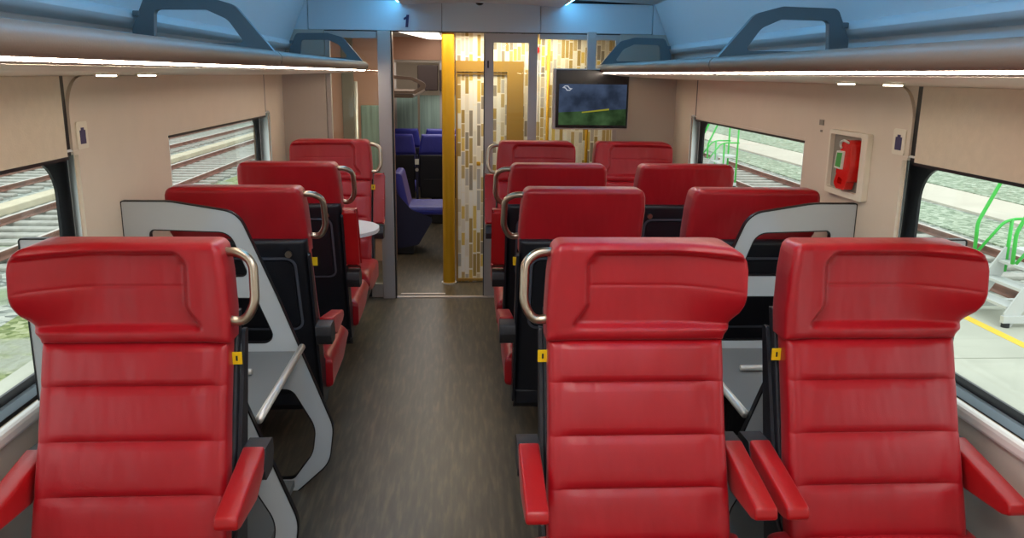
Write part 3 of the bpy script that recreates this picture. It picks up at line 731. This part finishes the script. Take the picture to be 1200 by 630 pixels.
# ------------------------------------------------------------------ luggage stands between the back-to-back seats
def stand(s, label):
    r = empty('luggage_stand', (s*1.05, 2.67, 0)); tag(r, label, 'luggage stand', 'grey luggage stands')
    O = fillet([(1.365, 0, .0), (1.365, 1.155, .006), (1.20, 1.155, .3), (.955, 1.115, .09), (.83, .80, .5), (.640, .27, .14), (.66, .12, .12), (.79, 0, .0)], .02, 8)
    top = fillet([(1.275, 1.055, .02), (1.275, .875, .02), (.925, .875, .02), (.985, 1.045, .06)], .02, 6)
    mid = fillet([(1.275, .795, .02), (1.275, .615, .02), (.835, .615, .035), (.905, .795, .02)], .02, 6)
    low = fillet([(1.275, .05, .03), (1.275, .43, .05), (.79, .43, .05), (.705, .27, .12), (.72, .16, .12), (.80, .05, .03)], .03, 6)
    flip = lambda P: [(s*x, z) for x, z in P]
    for y in (2.33, 3.03):
        p = cl_(obj('end_panel', plate(flip(O), [flip(top), flip(mid), flip(low)], y-.009, y+.009), 'panel'), r)
        bm = plate(offset_poly(flip(O), .0045), [flip(O)], y-.0105, y+.0105)
        obj('edge_trim', bm, 'trim', p)
        for hole in (low, top, mid):
            obj('opening_trim', plate(flip(hole), [offset_poly(flip(hole), -.004)], y-.0105, y+.0105), 'trim', p)
    cl_(obj('shelf', B(*sorted((s*1.36, s*.77)), 2.34, 3.02, .565, .583), 'shelfgrey'), r)
    for z, x in ((.60, .745), ):
        bm = bmesh.new(); tube(bm, [(s*x, 2.34, z), (s*x, 3.02, z)], .013, 12); cl_(obj('side_rail', bm, 'steel', smooth=True), r)
    bm = bmesh.new(); tube(bm, [(s*1.35, 2.76, .598), (s*.87, 2.76, .598)], .011, 12); cl_(obj('cross_bar', bm, 'steel', smooth=True), r)
    cl_(obj('lower_shelf', B(*sorted((s*1.36, s*.80)), 2.34, 3.02, .02, .045), 'shelfgrey'), r)
stand(-1, 'grey panel luggage stand between the left window seats, silver rails'); stand(1, 'grey panel luggage stand between the right window seats')

# ------------------------------------------------------------------ small items
tb = empty('side_table', (-1.37, 4.86, .7)); tag(tb, 'small white rounded table fixed to the wall before the rear left seat', 'table')
obj('tabletop', plate(fillet([(0, -.28, 0), (.735, -.28, .30), (.735, .28, .26), (0, .28, 0)], .12, 14), [], .0, .022, 'xy'), 'tabletop', tb)
obj('wall_bracket', B(0, .35, -.03, .03, -.10, -.001, bev=.01), 'joint', tb)

tv = empty('wall_screen', (.73, 5.60, 1.27)); tag(tv, 'black information screen hanging before the glass under the right rack end', 'screen')
cl_(obj('housing', B(.472, .985, 5.605, 5.68, 1.262, 1.662, bev=.006), 'tvframe'), tv)
bz = cl_(obj('bezel', B(.488, .978, 5.598, 5.606, 1.272, 1.655, bev=.002), 'tvblack'), tv)
def scr(name, pts, col, y, e=.8, nz=0.):
    m = emit('screen_'+name, rgb(*col), e)
    if nz:
        nt = m.node_tree; N = nt.nodes; n = N.new('ShaderNodeTexNoise'); n.inputs['Scale'].default_value = 9; n.inputs['Detail'].default_value = 4
        tc = N.new('ShaderNodeTexCoord'); nt.links.new(tc.outputs['Object'], n.inputs[0]); r = N.new('ShaderNodeValToRGB')
        r.color_ramp.elements[0].position = .35; r.color_ramp.elements[1].position = .65
        c = rgb(*col); r.color_ramp.elements[0].color = tuple(k*(1-nz) for k in c[:3])+(1,); r.color_ramp.elements[1].color = tuple(k*(1+nz) for k in c[:3])+(1,)
        nt.links.new(n.outputs[0], r.inputs[0]); nt.links.new(r.outputs[0], N['Principled BSDF'].inputs['Emission Color'])
    return cl_(obj(name, plate(pts, [], y, y+.0005), m), tv)
sx0, sx1, sz0, sz1 = .508, .966, 1.292, 1.562
scr('picture_sky', [(sx0, 1.37), (sx1, 1.37), (sx1, sz1), (sx0, sz1)], (58, 70, 92), 5.5972, nz=.45)
scr('picture_field', [(sx0, sz0), (sx1, sz0), (sx1, 1.40), (sx0, 1.375)], (52, 74, 46), 5.5966, nz=.6)
scr('picture_train', [(.665, 1.372), (.85, 1.392), (.85, 1.403), (.665, 1.380)], (150, 145, 48), 5.596)
def arrow(cx, cz, k):
    pts = [(-.040, .006), (-.022, .020), (-.004, .020), (.012, .000), (.026, .000), (.026, .007), (.016, .007), (.001, .027), (-.024, .027), (-.046, .009)]
    return [(cx+k*x, cz+k*(z-.006)) for x, z in pts]
scr('logo_arrow', arrow(.567, 1.535, .8), (200, 205, 215), 5.5955); scr('logo_arrow', arrow(.561, 1.535, -.8), (200, 205, 215), 5.5955)
cl_(obj('ceiling_mount', B(.70, .76, 5.66, 5.70, 1.655, 1.90, bev=.004), 'post'), tv)

# fire extinguisher in its niche, right wall
X = W-.012
ni = empty('extinguisher_niche', (X, 3.10, 1.15)); tag(ni, 'light framed grey niche recessed in the right wall', 'niche')
cl_(obj('frame', ring(fillet([(2.955, 1.172), (3.275, 1.172), (3.275, 1.422), (2.955, 1.422)], .01), fillet([(3.000, 1.195), (3.262, 1.195), (3.262, 1.406), (3.000, 1.406)], .008), X-.022, X-.0005, 'yz'), 'ivory'), ni)
cl_(obj('back_plate', B(X-.004, X-.0008, 3.0, 3.262, 1.195, 1.406), 'niche'), ni)
ex = empty('fire_extinguisher', (X-.03, 3.08, 1.2)); tag(ex, 'glossy red extinguisher unit with green label inside the wall niche', 'fire extinguisher')
def bev_(b, w=.012, n=4):
    bmesh.ops.bevel(b, geom=[e for e in b.edges if abs(e.calc_face_angle(0)) > 1.2], offset=w, segments=n, affect='EDGES', profile=.5); return b
body = fillet([(3.022, 1.398, .028), (3.092, 1.392, .02), (3.105, 1.345, .02), (3.128, 1.262, .012), (3.03, 1.232, .015), (3.012, 1.30, .03)], .02, 5)
cl_(obj('body', bev_(plate(body, [], X-.050, X-.006, 'yz')), 'exred', angle=50), ex)
hd = ring(fillet([(3.035, 1.262), (3.130, 1.268), (3.152, 1.222), (3.125, 1.203), (3.055, 1.205)], .012), fillet([(3.076, 1.248), (3.112, 1.250), (3.122, 1.226), (3.085, 1.224)], .005), X-.044, X-.012, 'yz')
cl_(obj('handle', bev_(hd, .005, 2), 'exred'), ex)
lb2 = cl_(obj('label_plate', plate(fillet([(3.062, 1.352), (3.118, 1.350), (3.130, 1.284), (3.070, 1.282)], .004), [], X-.058, X-.048, 'yz'), 'wlabel'), ex)
obj('label_print', plate([(3.069, 1.345), (3.111, 1.343), (3.121, 1.291), (3.077, 1.289)], [], X-.0592, X-.0582, 'yz'), 'green', lb2)
bm = bmesh.new(); tube(bm, smooth_path([(X-.052, 3.035, 1.385), (X-.057, 3.065, 1.393), (X-.058, 3.09, 1.386), (X-.057, 3.095, 1.372), (X-.056, 3.085, 1.362)], .010), .0045, 8); cl_(obj('nozzle', bm, 'wlabel', smooth=True), ex)
def wall_plate(s, y0, y1, z0, z1, label):
    X_ = s*(W-.012); r = empty('sign_plate', (X_, (y0+y1)/2, z0)); tag(r, label, 'sign plate', 'small pictogram plates')
    cl_(obj('plate', plate(fillet([(y0, z0), (y1, z0), (y1, z1), (y0, z1)], .008), [], X_-s*.0005, X_-s*.005, 'yz'), 'ivory'), r)
    c = (y0+y1)/2; w_ = (y1-y0)*.26; zc = (z0+z1)/2-.004
    cl_(obj('pictogram', plate([(c-w_, zc-.024), (c+w_, zc-.024), (c+w_, zc+.020), (c+w_*.5, zc+.020), (c+w_*.5, zc+.028), (c-w_*.5, zc+.028), (c-w_*.5, zc+.020), (c-w_, zc+.020)], [], X_-s*.0055, X_-s*.0065, 'yz'), 'pict'), r)
wall_plate(1, 2.728, 2.808, 1.368, 1.455, 'small beige plate with dark bin pictogram on right wall beside the niche')
wall_plate(-1, 2.732, 2.808, 1.368, 1.455, 'small beige plate with dark bin pictogram on the left wall pillar')
st = empty('socket_plate', (X, 3.40, 1.43)); tag(st, 'tiny grey wall fitting left of the red extinguisher', 'wall fitting')
cl_(obj('square', B(X-.004, X-.0006, 3.385, 3.425, 1.43, 1.452), 'niche'), st); cl_(obj('dot', B(X-.004, X-.0006, 3.395, 3.41, 1.402, 1.410), 'niche'), st)

# ------------------------------------------------------------------ outside
GZ = -1.28
struct('ground', B(-90, 90, -30, 260, GZ-.2, GZ), 'ballast')
tag(obj('grass_strip', plate([(-5.2, 6.5), (-4.4, 6.5), (-4.4, 9.6), (-5.1, 10.5), (-5.0, 14), (-4.8, 24), (-5.2, 32), (-6.2, 30), (-6.55, 22), (-6.3, 17), (-5.6, 12)], [], GZ, GZ+.03, 'xy'), 'grass'), 'rough green grass growing between the train and the left track', 'grass', kind='stuff')
tag(obj('grass_strip', plate([(9.4, 8), (11.0, 8), (10.9, 60), (9.9, 60)], [], GZ, GZ+.03, 'xy'), 'moss'), 'mossy grass between the right track and the pale path', 'grass', kind='stuff')
tag(obj('grass_strip', plate([(13.2, 8), (40, 8), (40, 200), (13.2, 200)], [], GZ, GZ+.03, 'xy'), 'moss'), 'wide mossy field beyond the pale path on the right', 'grass', kind='stuff')
struct('path', B(11.2, 13.0, -5, 200, GZ, GZ+.05), 'path')
pf = empty('platform', (3.6, 5, GZ)); tag(pf, kind='structure')
struct('path_left', B(-4.35, -1.62, -7, 60, GZ, -1.16), 'concrete')
for i in range(-2, 14):
    y0 = .05+i*3.76; cl_(obj('slab', B(1.62, 6.80, y0, y0+3.74, GZ, -1.10), 'concrete'), pf)
cl_(obj('yellow_line', B(5.72, 5.84, -7, 52, -1.1, -1.097), 'yline'), pf)
def rail(x, label):
    bm = bmesh.new(); prof = [(-.07, 0), (.07, 0), (.07, .012), (.012, .03), (.012, .08), (.036, .09), (.036, .12), (-.036, .12), (-.036, .09), (-.012, .08), (-.012, .03), (-.07, .012)]
    L_ = [[bm.verts.new((px, y, pz)) for px, pz in prof] for y in (-4, 120)]; n = len(prof)
    for i in range(n): bm.faces.new((L_[0][i], L_[0][(i+1) % n], L_[1][(i+1) % n], L_[1][i]))
    o = obj('rail', bm, 'rust'); o.location = (x, 0, -1.2145)
    tag(o, label, 'rail', 'rusty running rails')
    bm = B(-.030, .030, -4, 120, .1202, .125); obj('rail_head', bm, 'railtop', o)
for x, l in ((-7.15, 'rusty rail nearest the train on the left'), (-8.67, 'second rusty rail from the train on the left'), (-11.0, 'third rusty rail from the train on the left'), (-12.5, 'farthest rusty rail on the left'),
             (7.22, 'rusty rail nearest the platform on the right'), (8.68, 'farther rusty rail on the right')): rail(x, l)
sl0 = obj('sleeper', B(-1.25, 1.25, -.13, .13, 0, .07, bev=.02), 'sleeper'); first = True
for tx, y0, y1, lab, grp in ((-7.91, 6, 42, 'pale concrete sleeper across the nearest left track', 'sleepers of the nearest left track'), (-11.75, 9, 42, 'pale concrete sleeper across the second left track', 'sleepers of the second left track'), (7.95, 6, 42, 'pale concrete sleeper across the right track', 'sleepers of the right track')):
    y = y0
    while y < y1:
        o = sl0 if first else sl0.copy()
        if not first: COL.objects.link(o)
        first = False; o.location = (tx, y, GZ-.005); tag(o, lab, 'railway sleeper', grp); y += .62
tag(obj('cable_duct', B(-9.75, -9.35, -4, 120, GZ, GZ+.16, bev=.02), 'duct'), 'pale concrete cable duct running between the left tracks', 'cable duct')
tag(obj('cable_duct', B(-14.6, -13.6, -4, 140, GZ, GZ+.12, bev=.02), 'duct'), 'broad pale concrete strip beyond the left tracks', 'cable duct')

def steps(loc, label):
    r = empty('maintenance_steps', loc); tag(r, label, 'steps', 'green railed steps on the platform')
    for y in (-.35, .35):
        bm = bmesh.new(); tube(bm, smooth_path([(.01, y, .73), (.0, y, 1.08), (.23, y, 1.60), (.35, y, 1.72), (.80, y, 1.72)], .06), .022, 10); obj('handrail', bm, 'tube', r, True)
        bm = bmesh.new(); tube(bm, smooth_path([(.05, y, .73), (.32, y, 1.08), (.45, y, 1.12), (.80, y, 1.12)], .06), .018, 10); obj('mid_rail', bm, 'tube', r, True)
        bm = bmesh.new(); tube(bm, [(.42, y, .48), (.42, y, 1.12)], .022, 10); tube(bm, [(.76, y, .13), (.76, y, 1.72)], .022, 10); obj('post', bm, 'tube', r, True)
        obj('stringer', plate([(.0, .0), (.10, .0), (.50, .62), (.50, .78), (.38, .78), (.0, .16)], [], y-.012, y+.012), 'steps', r)
    for i in range(3): obj('tread', B(.03+i*.14, .23+i*.14, -.33, .33, .2+i*.2, .23+i*.2), 'steps', r)
    obj('landing', B(.45, .80, -.33, .35, .74, .78), 'steps', r)
    for y in (-.36, .36): obj('base_beam', B(-.02, .78, y-.03, y+.03, .05, .13), 'steps', r)
    for (x, y) in ((0.03, -.36), (0.03, .36), (.74, -.36), (.74, .36)):
        bm = bmesh.new(); cyl(bm, (x, y, .024), .045, .048); obj('foot', bm, 'rubber', r)
    return r
a_ = steps((5.97, 8.95, GZ+.18), 'white steps with bright green handrails outside the near right window')
b_ = copy_tree(a_); b_.location = (5.95, 20.7, GZ+.18); tag(b_, 'white steps with green handrails seen through the far right window', 'steps', 'green railed steps on the platform')
